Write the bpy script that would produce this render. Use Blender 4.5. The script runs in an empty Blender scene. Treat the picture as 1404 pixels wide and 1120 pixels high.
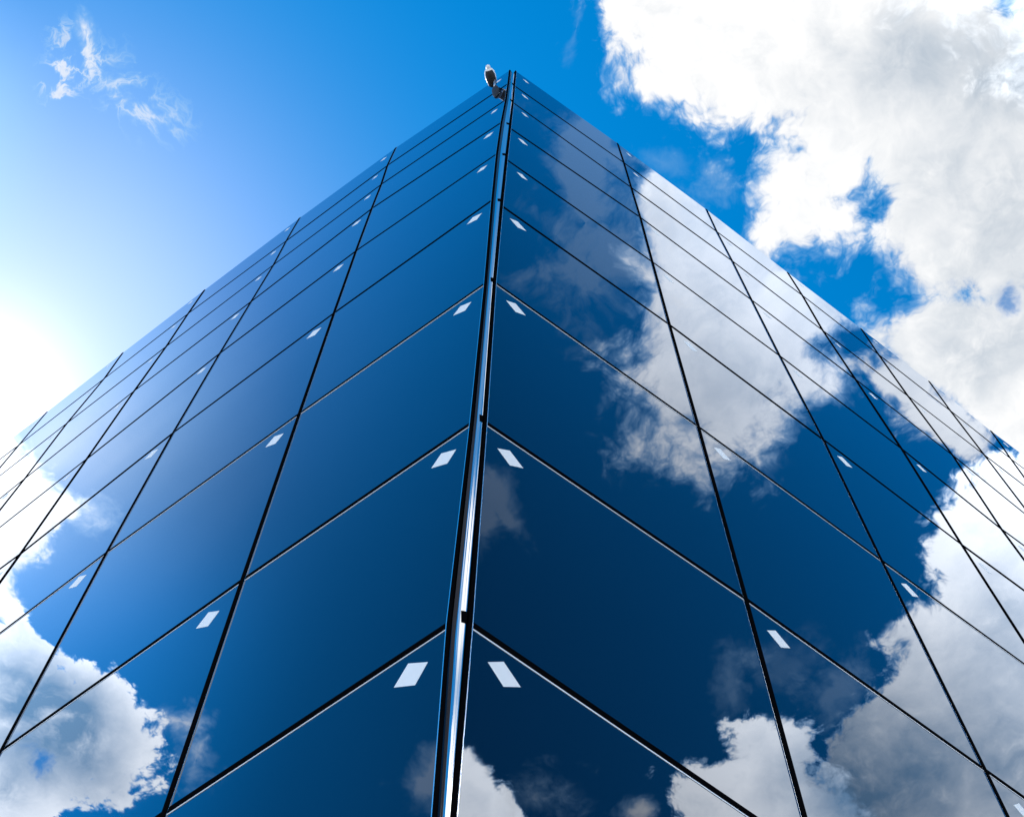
import bpy, bmesh, math, random
from mathutils import Vector, Matrix

random.seed(7)
scene = bpy.context.scene
C = scene.collection
PI = math.pi
EYE = 1.6                                   # height of the zero level of the facade tables above the pavement

# ------------------------------------------------------------------ tables
# joint crossings of the two facades: [column][row] = (metres from the corner, metres above eye level)
GRID_LEFT = [[[-0.017, 2.768], [0.024, 4.756], [0.015, 6.738], [0.021, 9.213], [0.04, 11.662], [0.046, 13.573], [0.032, 15.182], [0.003, 16.514], [-0.007, 17.657], [-0.011, 18.733]], [[1.35, 2.703], [1.367, 4.725], [1.456, 6.732], [1.555, 9.24], [1.649, 11.701], [1.723, 13.868], [1.775, 15.778], [1.798, 17.063], [1.849, 18.307], [1.84, 19.421]], [[3.046, 2.531], [3.066, 4.562], [3.059, 6.641], [3.22, 9.17], [3.324, 11.546], [3.365, 13.701], [3.376, 15.479], [3.38, 16.989], [3.44, 18.272], [3.468, 19.559]], [[4.777, 2.394], [4.807, 4.44], [4.835, 6.538], [4.845, 8.921], [4.854, 11.11], [4.91, 13.231], [4.965, 15.23], [4.976, 16.792], [5.051, 18.263], [5.092, 19.421]], [[6.221, 2.218], [6.25, 4.272], [6.278, 6.376], [6.291, 8.798], [6.444, 10.995], [6.333, 12.838], [6.353, 14.732], [6.434, 16.504], [6.375, 17.99], [6.474, 19.194]], [[7.561, 2.045], [7.59, 4.106], [7.618, 6.218], [7.633, 8.673], [7.761, 10.906], [7.676, 12.783], [7.676, 14.236], [7.689, 16.172], [7.713, 17.681], [7.732, 18.893]], [[8.902, 1.873], [8.93, 3.942], [8.957, 6.061], [8.975, 8.546], [9.081, 10.81], [9.018, 12.715], [9.022, 14.237], [9.037, 16.127], [9.06, 17.624], [9.078, 18.842]], [[10.242, 1.703], [10.27, 3.781], [10.296, 5.907], [10.315, 8.417], [10.405, 10.708], [10.359, 12.638], [10.366, 14.217], [10.382, 16.072], [10.404, 17.561], [10.422, 18.786]], [[11.582, 1.534], [11.609, 3.62], [11.635, 5.755], [11.655, 8.286], [11.731, 10.601], [11.698, 12.553], [11.708, 14.179], [11.724, 16.009], [11.746, 17.493], [11.764, 18.725]]]
GRID_RIGHT = [[[0.032, 2.814], [0.039, 4.778], [0.035, 6.78], [0.024, 9.237], [0.03, 11.43], [0.041, 13.289], [0.054, 14.92], [0.065, 16.55], [0.068, 17.791], [0.074, 19.034]], [[1.658, 2.741], [1.648, 4.698], [1.672, 6.806], [1.689, 9.24], [1.696, 11.508], [1.71, 13.476], [1.725, 15.289], [1.719, 16.728], [1.718, 18.14], [1.704, 19.338]], [[3.26, 2.684], [3.245, 4.639], [3.262, 6.713], [3.252, 9.154], [3.268, 11.385], [3.224, 13.444], [3.205, 15.262], [3.195, 16.833], [3.166, 18.161], [3.174, 19.374]], [[4.624, 2.627], [4.603, 4.58], [4.608, 6.639], [4.774, 9.085], [4.711, 11.213], [4.69, 13.272], [4.604, 15.107], [4.519, 16.667], [4.539, 18.156], [4.51, 19.157]], [[5.919, 2.57], [5.892, 4.52], [5.886, 6.566], [6.009, 9.014], [5.947, 11.167], [5.834, 12.94], [5.888, 14.85], [5.774, 16.497], [5.739, 17.962], [5.75, 19.048]], [[7.072, 2.513], [7.04, 4.46], [7.023, 6.496], [7.109, 8.944], [7.048, 11.117], [6.945, 12.913], [6.941, 14.513], [6.901, 16.344], [6.864, 17.741], [6.885, 18.874]], [[8.207, 2.455], [8.168, 4.399], [8.142, 6.426], [8.197, 8.875], [8.135, 11.062], [8.039, 12.877], [8.022, 14.491], [7.707, 16.23], [7.788, 17.49], [7.874, 18.573]], [[9.342, 2.397], [9.296, 4.339], [9.26, 6.358], [9.29, 8.806], [9.225, 11.005], [9.133, 12.834], [9.104, 14.459], [8.836, 16.168], [8.885, 17.443], [8.937, 18.537]], [[10.476, 2.339], [10.423, 4.278], [10.378, 6.29], [10.386, 8.738], [10.317, 10.945], [10.227, 12.784], [10.187, 14.417], [9.955, 16.102], [9.977, 17.389], [10.001, 18.492]]]

# clouds on the sky: ((u, v) centre over the zenith, (softness, raggedness, opacity, brightness), outline radii all round)
CLOUDS = [
 ((.1894,.1016), (.016, .095, 1, 1.04), [.1505, .1528, .1546, .1569, .1587, .1575, .1532, .1481, .1415, .1318, .122, .1139, .1077, .1028, .0986, .0944, .0903, .0867, .084, .0821, .0809, .0802, .0796, .0787, .0781, .078, .0786, .0797, .0815, .0841, .0875, .092, .0977, .105, .1144, .1258, .1396, .1573, .18, .1975, .1951, .1814, .1681, .1576, .1494, .1431, .1382, .1343, .1295, .1228, .1158, .1102, .1059, .1024, .0984, .0926, .087, .0843, .084, .0847, .0863, .0894, .0954, .1028, .107, .1087, .1161, .1319, .1429, .1454, .1454, .1473, .1505]),
 ((.1932,.2208), (.016, .08, 1, 1.05), [.0459, .047, .047, .0461, .0451, .0443, .0436, .0431, .0428, .0426, .0422, .0419, .0418, .0422, .0431, .0444, .0461, .0484, .0514, .0548, .0574, .0576, .0567, .056, .0557, .0559, .0565, .0575, .0588, .0589, .0563, .0523, .0488, .0454, .0417, .0387, .0371, .0366, .0364, .0366, .0373, .0388, .0411, .0433, .0441, .0435, .0427, .042, .0414, .0411, .0411, .0413, .0418, .0424, .0432, .0442, .0453, .0458, .0458, .0457, .0466, .0486, .0505, .0511, .0514, .0513, .0502, .0478, .0454, .0439, .0437, .0445, .0459]),
 ((.3241,.1715), (.015, .075, 1, 1.04), [.118, .1203, .1227, .1246, .1264, .1289, .1326, .1375, .1434, .1473, .144, .1341, .122, .1091, .0972, .0877, .0804, .0745, .0693, .0648, .0611, .0582, .056, .0544, .0532, .0525, .0522, .0524, .0529, .054, .0557, .0582, .0613, .0654, .0706, .0774, .0865, .0989, .1165, .141, .1682, .1898, .2047, .2072, .1947, .178, .1642, .1534, .1451, .1386, .1336, .13, .1277, .1269, .1274, .1291, .1315, .1331, .1324, .1309, .1293, .126, .1222, .1195, .1146, .109, .1056, .1045, .1066, .1109, .1146, .1165, .118]),
 ((.3096,.3501), (.015, .07, 1, 1.05), [.0476, .0536, .0617, .072, .0822, .0889, .0901, .0851, .0783, .0741, .0738, .075, .0752, .0748, .0745, .0739, .0732, .0728, .0728, .0735, .0747, .0765, .079, .0822, .0861, .0912, .0977, .1061, .1172, .132, .1523, .1784, .2015, .2102, .211, .2119, .2144, .2187, .2249, .2325, .2374, .2303, .2104, .1887, .1703, .1494, .1197, .0895, .0693, .0574, .0496, .044, .0399, .0367, .0343, .0324, .0309, .0298, .0289, .0284, .028, .0279, .028, .0283, .0289, .0297, .0308, .0322, .0341, .0365, .0394, .0431, .0476]),
 ((.327,.2885), (.008, .05, .8, -1), [.0055, .0054, .0052, .0051, .005, .005, .0049, .0049, .0048, .0048, .0048, .0049, .0049, .005, .0051, .0052, .0053, .0054, .0056, .0057, .0059, .0061, .0062, .0064, .0065, .0066, .0067, .0067, .0066, .0066, .0064, .0063, .0062, .006, .0058, .0057, .0055, .0054, .0052, .0051, .005, .005, .0049, .0049, .0048, .0048, .0049, .0049, .0049, .005, .0051, .0052, .0053, .0054, .0056, .0057, .0059, .0061, .0062, .0064, .0065, .0066, .0067, .0067, .0067, .0066, .0065, .0063, .0062, .006, .0058, .0057, .0055]),
 ((.087,.1974), (.014, .06, .2, .9), [.0094, .0106, .0118, .0131, .014, .0144, .014, .013, .0117, .0104, .0093, .0084, .0076, .007, .0065, .0061, .0057, .0055, .0052, .0051, .005, .0049, .0048, .0048, .0048, .0049, .005, .0051, .0053, .0055, .0058, .0061, .0065, .007, .0077, .0085, .0094, .0106, .0118, .0131, .0141, .0144, .0141, .0131, .0118, .0105, .0094, .0084, .0076, .007, .0065, .0061, .0058, .0055, .0053, .0051, .005, .0049, .0049, .0048, .0049, .0049, .005, .0051, .0053, .0055, .0058, .0061, .0065, .007, .0077, .0085, .0094]),
 ((.1318,.217), (.014, .07, .3, .9), [.0093, .0096, .0099, .0102, .0105, .0109, .0112, .0116, .0119, .0121, .0123, .0124, .0124, .0123, .0122, .0119, .0116, .0112, .0109, .0105, .0102, .0099, .0096, .0093, .0091, .009, .0088, .0087, .0086, .0086, .0086, .0086, .0087, .0088, .009, .0091, .0093, .0096, .0099, .0102, .0105, .0109, .0113, .0116, .0119, .0122, .0124, .0125, .0125, .0124, .0123, .012, .0117, .0113, .011, .0106, .0102, .0099, .0097, .0094, .0092, .009, .0089, .0087, .0087, .0086, .0087, .0087, .0087, .0088, .009, .0092, .0093]),
 ((.0297,.111), (.014, .06, .25, .9), [.0029, .0029, .0029, .0028, .0029, .0029, .0029, .003, .0031, .0033, .0034, .0037, .004, .0044, .0049, .0056, .0065, .0078, .0096, .012, .0143, .0152, .014, .0116, .0093, .0075, .0063, .0054, .0048, .0043, .0039, .0036, .0034, .0032, .0031, .003, .0029, .0029, .0029, .0028, .0029, .0029, .0029, .003, .0031, .0033, .0035, .0037, .004, .0044, .0049, .0056, .0065, .0078, .0097, .0121, .0144, .0153, .0141, .0117, .0093, .0076, .0063, .0054, .0048, .0043, .0039, .0036, .0034, .0032, .0031, .003, .0029]),
 ((-.29,.1125), (.01, .05, .8, 1.0), [.0053, .0053, .0053, .0053, .0054, .0055, .0056, .0057, .0058, .006, .0062, .0064, .0066, .0068, .0069, .0071, .0072, .0072, .0072, .0072, .0071, .0069, .0067, .0065, .0063, .0061, .0059, .0057, .0056, .0054, .0053, .0052, .0052, .0051, .0051, .0051, .0051, .0052, .0053, .0054, .0055, .0057, .0058, .006, .0063, .0066, .0069, .0073, .0076, .008, .0083, .0086, .0089, .0091, .0091, .0091, .0089, .0087, .0083, .008, .0077, .0073, .007, .0067, .0064, .0062, .006, .0058, .0057, .0055, .0054, .0054, .0053]),
 ((-.2899,.1312), (.01, .022, .7, 1.0, 1), [.0024, .0024, .0024, .0025, .0025, .0026, .0027, .0028, .003, .0032, .0034, .0037, .0041, .0046, .0052, .0059, .0067, .0074, .008, .0082, .008, .0076, .007, .0063, .0058, .0053, .0049, .0045, .0043, .004, .0038, .0037, .0036, .0035, .0034, .0034, .0034, .0034, .0034, .0034, .0035, .0036, .0038, .0039, .0041, .0044, .0047, .0051, .0055, .0061, .0067, .0073, .0078, .0082, .0081, .0077, .0071, .0063, .0056, .0049, .0044, .0039, .0036, .0033, .0031, .0029, .0028, .0026, .0026, .0025, .0024, .0024, .0024]),
 ((-.3018,.1163), (.008, .022, .6, 1.0, 1), [.0047, .0045, .0043, .0041, .0039, .0037, .0036, .0034, .0033, .0033, .0032, .0031, .0031, .0031, .0031, .0031, .0031, .0031, .0031, .0032, .0032, .0033, .0034, .0034, .0035, .0036, .0036, .0036, .0036, .0036, .0035, .0034, .0033, .0032, .003, .0029, .0028, .0027, .0025, .0024, .0024, .0023, .0022, .0022, .0022, .0021, .0021, .0022, .0022, .0022, .0022, .0023, .0023, .0024, .0025, .0026, .0028, .0029, .0031, .0034, .0036, .0039, .0042, .0044, .0047, .005, .0051, .0052, .0053, .0052, .0051, .0049, .0047]),
 ((-.3096,.1454), (.01, .026, .75, 1.0, 1), [.0048, .0048, .0047, .0047, .0047, .0048, .0048, .005, .0051, .0053, .0056, .0059, .0062, .0067, .0073, .0079, .0087, .0096, .0105, .0114, .012, .0123, .012, .0114, .0105, .0095, .0087, .0079, .0072, .0067, .0062, .0059, .0056, .0053, .0051, .005, .0048, .0048, .0047, .0047, .0047, .0048, .0048, .005, .0051, .0053, .0056, .0059, .0063, .0067, .0073, .008, .0087, .0096, .0106, .0115, .0121, .0124, .0121, .0115, .0105, .0096, .0087, .0079, .0073, .0067, .0062, .0059, .0056, .0053, .0051, .005, .0048]),
 ((-.2741,.1415), (.018, .024, .53, 1.0, 1), [.0039, .0038, .0038, .0038, .0037, .0037, .0038, .0038, .0039, .004, .0042, .0043, .0046, .0048, .0052, .0055, .006, .0065, .007, .0076, .0081, .0084, .0086, .0085, .0081, .0076, .0071, .0065, .006, .0056, .0052, .0049, .0046, .0044, .0042, .004, .0039, .0038, .0038, .0038, .0037, .0037, .0038, .0038, .0039, .004, .0042, .0044, .0046, .0049, .0052, .0056, .006, .0065, .0071, .0076, .0081, .0085, .0086, .0085, .0081, .0076, .0071, .0065, .006, .0056, .0052, .0049, .0046, .0044, .0042, .004, .0039]),
 ((-.2642,.1548), (.018, .024, .61, 1.0, 1), [.0058, .0059, .0061, .0062, .0063, .0065, .0067, .0068, .007, .0071, .0072, .0073, .0074, .0074, .0074, .0074, .0073, .0073, .0071, .007, .0069, .0067, .0065, .0064, .0062, .0061, .0059, .0058, .0057, .0056, .0055, .0054, .0053, .0053, .0052, .0052, .0052, .0052, .0052, .0052, .0052, .0052, .0052, .0053, .0053, .0053, .0053, .0054, .0054, .0054, .0054, .0054, .0054, .0054, .0054, .0053, .0053, .0053, .0053, .0053, .0052, .0052, .0052, .0052, .0053, .0053, .0053, .0054, .0054, .0055, .0056, .0057, .0058]),
 ((-.2509,.1682), (.018, .024, .61, 1.0, 1), [.0088, .0091, .0093, .0094, .0092, .0089, .0085, .0081, .0076, .0072, .0067, .0064, .0061, .0058, .0055, .0054, .0052, .0051, .005, .0049, .0049, .0049, .0049, .005, .005, .0051, .0053, .0055, .0057, .0059, .0063, .0066, .007, .0074, .0079, .0084, .0088, .0091, .0093, .0094, .0092, .0089, .0085, .0081, .0076, .0072, .0068, .0064, .0061, .0058, .0056, .0054, .0052, .0051, .005, .0049, .0049, .0049, .0049, .005, .0051, .0052, .0053, .0055, .0057, .006, .0063, .0066, .007, .0074, .0079, .0084, .0088]),
 ((-.2332,.172), (.012, .024, .35, 1.0, 1), [.0024, .0024, .0024, .0024, .0024, .0024, .0024, .0025, .0026, .0027, .0028, .0029, .0031, .0033, .0036, .0039, .0042, .0046, .005, .0054, .0057, .0058, .0057, .0054, .005, .0047, .0043, .0039, .0036, .0033, .0031, .003, .0028, .0027, .0026, .0025, .0024, .0024, .0024, .0024, .0024, .0024, .0024, .0025, .0026, .0027, .0028, .0029, .0031, .0033, .0036, .0039, .0043, .0046, .005, .0054, .0057, .0058, .0057, .0054, .0051, .0047, .0043, .0039, .0036, .0033, .0031, .003, .0028, .0027, .0026, .0025, .0024]),
 ((.3502,.0143), (.026, .11, .9, 2.1), [.1364, .1127, .0839, .0686, .0636, .0594, .0534, .0484, .0462, .0458, .0459, .0463, .0471, .0483, .0499, .052, .0545, .0571, .0597, .0625, .0654, .0667, .066, .0657, .068, .0725, .078, .0835, .0872, .0884, .0888, .0903, .0935, .0973, .1, .1012, .1006, .0982, .0955, .0934, .0923, .0916, .0884, .0832, .0812, .0831, .0868, .0908, .0923, .0897, .0868, .0891, .1014, .1204, .1324, .1324, .1277, .1233, .1201, .1179, .1167, .1164, .117, .1185, .121, .1246, .1291, .1335, .137, .1405, .1445, .1456, .1364]),
 ((.2411,-.0381), (.035, .22, .3, 1.1), [.0877, .0755, .0604, .045, .0314, .0211, .0145, .0107, .0089, .0082, .0081, .008, .0081, .0082, .0084, .0086, .0089, .0093, .0097, .0101, .0108, .0122, .0145, .0185, .0243, .0319, .0403, .0484, .0553, .0606, .0644, .067, .0688, .07, .0708, .0712, .0711, .0706, .0697, .0683, .0666, .0648, .0628, .0606, .0584, .0562, .054, .052, .0504, .0491, .0482, .0477, .0476, .0479, .0485, .0494, .0507, .0522, .054, .0561, .0586, .0616, .0652, .0694, .0741, .0793, .0847, .0902, .095, .0982, .0988, .0955, .0877]),
 ((.4336,.154), (.012, .08, 1, 1.4), [.0416, .0461, .0497, .0531, .0565, .0586, .0587, .0578, .0565, .0534, .0474, .0393, .0322, .0275, .0245, .0224, .0207, .0194, .0184, .0177, .0171, .0167, .0164, .0162, .0159, .0158, .0157, .0158, .0159, .0163, .0167, .0173, .0182, .0192, .0206, .0225, .0261, .0335, .0435, .0524, .0593, .0637, .0654, .0647, .0602, .0531, .0464, .0413, .0374, .0345, .0322, .0305, .029, .0277, .0262, .025, .024, .0232, .0227, .0224, .0222, .0222, .0224, .0228, .0233, .0241, .0251, .0265, .0282, .0304, .0333, .0371, .0416]),
 ((.626,.1871), (.009, .085, 1, 2.6), [.1347, .1329, .1315, .1291, .1252, .1194, .111, .0997, .089, .0825, .0789, .0771, .0774, .0795, .083, .0881, .0945, .1004, .1048, .1091, .1166, .1345, .1627, .1853, .2001, .2131, .2264, .2415, .2584, .2718, .2761, .2763, .2777, .2812, .2871, .2955, .3066, .3173, .3154, .2921, .2626, .2386, .2201, .2058, .1947, .186, .1795, .1744, .1692, .1615, .1521, .1433, .1364, .131, .127, .1242, .1224, .1216, .1217, .1228, .1248, .128, .1323, .1381, .1455, .1544, .1614, .1611, .1549, .1478, .142, .1377, .1347]),
 ((.7228,-.0448), (.009, .09, 1, 4.6), [.0644, .0625, .061, .06, .0602, .0623, .0649, .0657, .0643, .0632, .065, .0684, .0706, .071, .0696, .0677, .0663, .0663, .0683, .0718, .0762, .08, .0809, .0787, .0759, .0736, .0719, .0709, .0705, .0706, .0712, .0724, .0742, .0768, .0801, .0845, .0901, .0973, .1064, .1159, .1206, .1174, .111, .1055, .1013, .0981, .0958, .0942, .0929, .09, .0843, .0781, .073, .069, .0659, .0635, .0616, .0601, .0589, .0581, .0588, .0654, .0787, .0871, .0879, .0853, .0809, .0769, .074, .0714, .0688, .0664, .0644]),
 ((.7054,-.1289), (.014, .06, .8, 2.8), [.0096, .0097, .0098, .01, .0101, .0103, .0104, .0106, .0108, .0109, .0111, .0112, .0113, .0114, .0114, .0114, .0113, .0113, .0111, .011, .0108, .0107, .0105, .0103, .0102, .01, .0099, .0098, .0097, .0096, .0096, .0095, .0095, .0095, .0095, .0096, .0097, .0098, .0099, .01, .0102, .0103, .0105, .0107, .0108, .011, .0111, .0112, .0113, .0114, .0114, .0114, .0113, .0112, .0111, .011, .0108, .0106, .0105, .0103, .0101, .01, .0099, .0097, .0096, .0096, .0095, .0095, .0095, .0095, .0095, .0095, .0096]),
 ((.6139,.0116), (.02, .09, .2, 1.6), [.0139, .0138, .0138, .0138, .014, .0143, .0146, .015, .0154, .016, .0167, .0175, .0184, .0194, .0204, .0215, .0225, .0234, .0241, .0244, .0244, .0241, .0233, .0224, .0214, .0204, .0193, .0183, .0175, .0167, .016, .0155, .015, .0146, .0143, .0141, .014, .0139, .0139, .0139, .0141, .0144, .0147, .015, .0155, .0161, .0168, .0175, .0184, .0194, .0204, .0214, .0225, .0233, .024, .0243, .0242, .0239, .0231, .0222, .0212, .0201, .0191, .0182, .0173, .0165, .0159, .0153, .0149, .0145, .0142, .014, .0139]),
 ((.6429,.0414), (.02, .09, .3, 1.8), [.0194, .0191, .0189, .0188, .0187, .0187, .0188, .019, .0193, .0196, .02, .0205, .0211, .0217, .0225, .0232, .0241, .025, .0258, .0265, .0271, .0276, .0278, .0278, .0275, .0271, .0265, .0257, .0249, .0241, .0233, .0225, .0218, .0211, .0206, .0201, .0197, .0193, .0191, .019, .0189, .0189, .019, .0192, .0194, .0197, .0201, .0206, .0211, .0217, .0225, .0232, .024, .0249, .0256, .0263, .0269, .0273, .0275, .0275, .0272, .0267, .0261, .0254, .0246, .0237, .0229, .0222, .0215, .0208, .0203, .0198, .0194]),
 ((.61,-.0329), (.02, .09, .25, 2.2), [.0216, .0199, .0181, .0166, .0152, .0141, .0131, .0124, .0118, .0112, .0108, .0104, .0102, .0101, .01, .0099, .0099, .01, .0102, .0104, .0107, .0111, .0116, .0122, .013, .0139, .015, .0163, .0178, .0195, .0213, .0231, .0244, .025, .0247, .0235, .0219, .0201, .0183, .0167, .0154, .0142, .0132, .0124, .0118, .0113, .0108, .0105, .0102, .0101, .01, .0099, .0099, .01, .0101, .0104, .0107, .0111, .0116, .0122, .0129, .0138, .0149, .0161, .0176, .0193, .0211, .0228, .0241, .0247, .0243, .0232, .0216]),
 ((.6532,-.2478), (.008, .07, .97, 8.5), [.0511, .0546, .0546, .0529, .0514, .0502, .0487, .0466, .0442, .0423, .0409, .0398, .0391, .0387, .0386, .0389, .0394, .0402, .0414, .0431, .0452, .0479, .0514, .056, .062, .0701, .0814, .0966, .1108, .1159, .1149, .1132, .1122, .1121, .1122, .1092, .0999, .0888, .0798, .0729, .0675, .0634, .0601, .0566, .0516, .0435, .0329, .0257, .0222, .0203, .0191, .0184, .0179, .0175, .0173, .0173, .0173, .0174, .0175, .0176, .0178, .018, .0184, .0191, .02, .0215, .0237, .0269, .0313, .0365, .0415, .0463, .0511]),
 ((.6721,-.1979), (.03, .1, .5, 2.8), [.0107, .0106, .0106, .0106, .0106, .0107, .0108, .011, .0112, .0115, .0118, .0121, .0125, .0129, .0133, .0137, .0141, .0144, .0146, .0148, .0149, .0149, .0148, .0146, .0143, .014, .0136, .0132, .0128, .0125, .0121, .0118, .0115, .0112, .011, .0109, .0107, .0107, .0106, .0106, .0107, .0108, .0109, .0111, .0113, .0115, .0118, .0122, .0125, .0129, .0133, .0137, .014, .0144, .0146, .0148, .0149, .0148, .0147, .0145, .0142, .0139, .0135, .0131, .0128, .0124, .012, .0117, .0114, .0112, .011, .0108, .0107]),
 ((.4183,-.1601), (.014, .07, .4, 1.5), [.0271, .025, .0228, .021, .0196, .0185, .0177, .0171, .0166, .0163, .0161, .016, .0161, .0163, .0166, .0171, .0177, .0185, .0192, .0195, .0196, .0199, .0203, .0209, .0218, .0228, .0242, .026, .0282, .03, .0299, .0275, .0247, .0224, .0206, .0192, .0182, .018, .0212, .0279, .0314, .0318, .0314, .0298, .027, .0241, .0219, .0202, .0189, .0179, .0171, .0165, .016, .0157, .0156, .0155, .0156, .0159, .0163, .0168, .0175, .0184, .0196, .0211, .0227, .024, .0246, .025, .0256, .0265, .0274, .028, .0271]),
 ((-.5839,.2565), (.01, .07, 1, 2.8), [.0994, .0944, .0893, .0851, .0818, .0794, .0777, .076, .0738, .0714, .0684, .0638, .0587, .056, .0551, .0553, .0566, .0591, .0616, .0633, .0651, .0688, .075, .081, .086, .0901, .0924, .0935, .0946, .0959, .0972, .0987, .101, .1042, .1079, .1107, .1111, .1109, .1112, .1124, .1145, .1176, .1219, .1275, .1348, .1441, .155, .1626, .1606, .153, .1454, .1394, .1349, .1316, .1295, .1284, .1283, .1292, .1311, .1339, .1357, .1335, .1271, .1201, .1144, .11, .1067, .1044, .1029, .1023, .1023, .102, .0994]),
 ((-.7155,.1586), (.007, .11, 1, 4.2), [.1277, .1177, .105, .0891, .0783, .0738, .073, .0754, .0798, .085, .0906, .095, .0963, .096, .0963, .0975, .0985, .0979, .095, .0905, .087, .0846, .0822, .081, .0815, .0815, .0797, .0766, .0723, .068, .0646, .0625, .063, .0663, .0694, .0693, .0651, .0611, .0608, .0682, .0838, .0953, .0989, .1001, .1023, .1058, .1106, .1167, .1246, .1348, .147, .1569, .1588, .1561, .1534, .1519, .1516, .1524, .1545, .1578, .1626, .169, .1774, .1869, .1918, .1855, .174, .1635, .1553, .1489, .1435, .1369, .1277]),
 ((-.7518,.1593), (.012, .07, .9, -1), [.0099, .0093, .0088, .0083, .0079, .0075, .0071, .0069, .0067, .0065, .0063, .0062, .0061, .006, .0061, .0061, .0061, .0061, .0062, .0064, .0066, .0068, .007, .0073, .0076, .008, .0084, .0088, .0093, .0098, .0103, .0108, .0112, .0116, .0119, .0122, .0124, .0125, .0126, .0126, .0126, .0126, .0125, .0125, .0125, .0124, .0125, .0125, .0125, .0126, .0127, .0128, .013, .0132, .0134, .0136, .0139, .0141, .0143, .0145, .0147, .0148, .0149, .0148, .0146, .0142, .0138, .0132, .0126, .0119, .0112, .0106, .0099]),
 ((-.684,.0619), (.02, .08, .7, 3.2), [.0079, .008, .0081, .0083, .0085, .0088, .0091, .0095, .0099, .0104, .011, .0116, .0123, .0129, .0135, .014, .0143, .0144, .0142, .0138, .0132, .0126, .0119, .0113, .0107, .0102, .0097, .0092, .0089, .0086, .0084, .0082, .008, .0079, .0079, .0079, .0079, .008, .0081, .0082, .0085, .0087, .009, .0094, .0099, .0104, .0109, .0116, .0122, .0129, .0135, .0139, .0142, .0143, .0141, .0137, .0132, .0126, .0119, .0113, .0107, .0102, .0097, .0093, .0089, .0086, .0084, .0082, .008, .0079, .0079, .0079, .0079]),
 ((-.7134,.0462), (.02, .08, .5, 3.2), [.017, .0166, .0153, .0136, .0119, .0105, .0093, .0083, .0076, .007, .0065, .0061, .0058, .0056, .0054, .0052, .0051, .0051, .0051, .0051, .0051, .0052, .0053, .0055, .0057, .006, .0064, .0068, .0074, .008, .0089, .01, .0114, .013, .0147, .0161, .0168, .0165, .0152, .0135, .0118, .0104, .0092, .0083, .0076, .007, .0065, .0061, .0058, .0055, .0054, .0052, .0051, .0051, .0051, .0051, .0051, .0052, .0053, .0055, .0057, .006, .0064, .0068, .0074, .0081, .009, .0101, .0114, .0131, .0148, .0162, .017]),
 ((-.5404,.1643), (.02, .08, .5, 2.8), [.0083, .0079, .0075, .0073, .0071, .0069, .0068, .0067, .0067, .0067, .0068, .0069, .007, .0072, .0074, .0077, .0081, .0085, .009, .0096, .0103, .0111, .0119, .0128, .0136, .0141, .0144, .0143, .0138, .0131, .0123, .0114, .0106, .0099, .0092, .0087, .0082, .0078, .0075, .0072, .007, .0069, .0068, .0067, .0067, .0067, .0067, .0068, .007, .0072, .0074, .0077, .0081, .0085, .009, .0096, .0103, .0111, .012, .0128, .0136, .0142, .0144, .0143, .0139, .0132, .0123, .0115, .0107, .01, .0093, .0087, .0083]),
 ((-.6729,-.1316), (.02, .07, .45, 2.8), [.0324, .0318, .0315, .0313, .0315, .0318, .0318, .0309, .0293, .0278, .0266, .0257, .025, .0246, .0243, .0243, .0244, .0247, .0252, .026, .027, .0283, .0297, .0307, .0307, .0303, .0301, .0301, .0303, .0308, .0315, .0326, .0339, .0352, .0347, .031, .0266, .0233, .0208, .0189, .0175, .0164, .0156, .0149, .0143, .0138, .0134, .0131, .0129, .0129, .0129, .013, .0132, .0136, .014, .0147, .0157, .017, .0187, .0208, .0226, .0233, .0235, .0238, .0243, .025, .0259, .0272, .0287, .0307, .0323, .0328, .0324]),
 ((-.5171,.2205), (.12, .01, .6, 2.3), [.0922, .0861, .0808, .0761, .0719, .0684, .0655, .0632, .0615, .0603, .0597, .0594, .0596, .0601, .061, .0623, .064, .0664, .0694, .073, .0774, .0824, .0878, .0937, .0998, .1061, .1121, .1174, .1215, .1237, .1236, .1211, .1165, .1105, .1038, .0972, .0913, .0863, .0821, .0789, .0765, .0748, .0737, .0733, .0735, .0743, .0758, .078, .0811, .0852, .0905, .097, .1046, .1132, .122, .1305, .1381, .1446, .1504, .1559, .1612, .1662, .1702, .172, .1703, .1647, .1553, .1435, .1309, .1189, .1084, .0996, .0922]),  # unseen veil, added so the left glass mirrors a pale sun-glare wash
 ((.1349,-.4839), (.03, .07, 1, 1.3), [.1508, .1637, .174, .1809, .1843, .1839, .1798, .1719, .1606, .1472, .133, .1193, .1073, .0973, .0893, .0832, .0785, .075, .0724, .0705, .0692, .0684, .0681, .0681, .0686, .0696, .0711, .0733, .0763, .0803, .0856, .0924, .101, .1113, .1229, .135, .1465, .1562, .1632, .1673, .1686, .1673, .1634, .1568, .1477, .1366, .1245, .1126, .1018, .0927, .0853, .0795, .0751, .0718, .0693, .0675, .0663, .0656, .0653, .0654, .066, .067, .0685, .0707, .0737, .0777, .0829, .0898, .0987, .1096, .1225, .1366, .1508]),
 ((.1552,-.555), (.06, .07, .5, 1.0), [.1544, .1654, .1737, .179, .1819, .1824, .1802, .1748, .1658, .1537, .1396, .1251, .1116, .1001, .0908, .0835, .078, .0739, .0708, .0685, .0669, .0659, .0655, .0656, .0663, .0676, .0696, .0723, .0759, .0807, .087, .0952, .1053, .1173, .1306, .144, .1559, .1654, .1719, .1754, .1764, .1754, .1722, .1663, .1575, .1461, .1329, .1194, .1068, .096, .0872, .0802, .075, .071, .068, .0658, .0643, .0634, .063, .0631, .0638, .0651, .067, .0696, .0731, .0777, .0838, .0918, .1018, .1138, .1273, .1413, .1544]),
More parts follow.
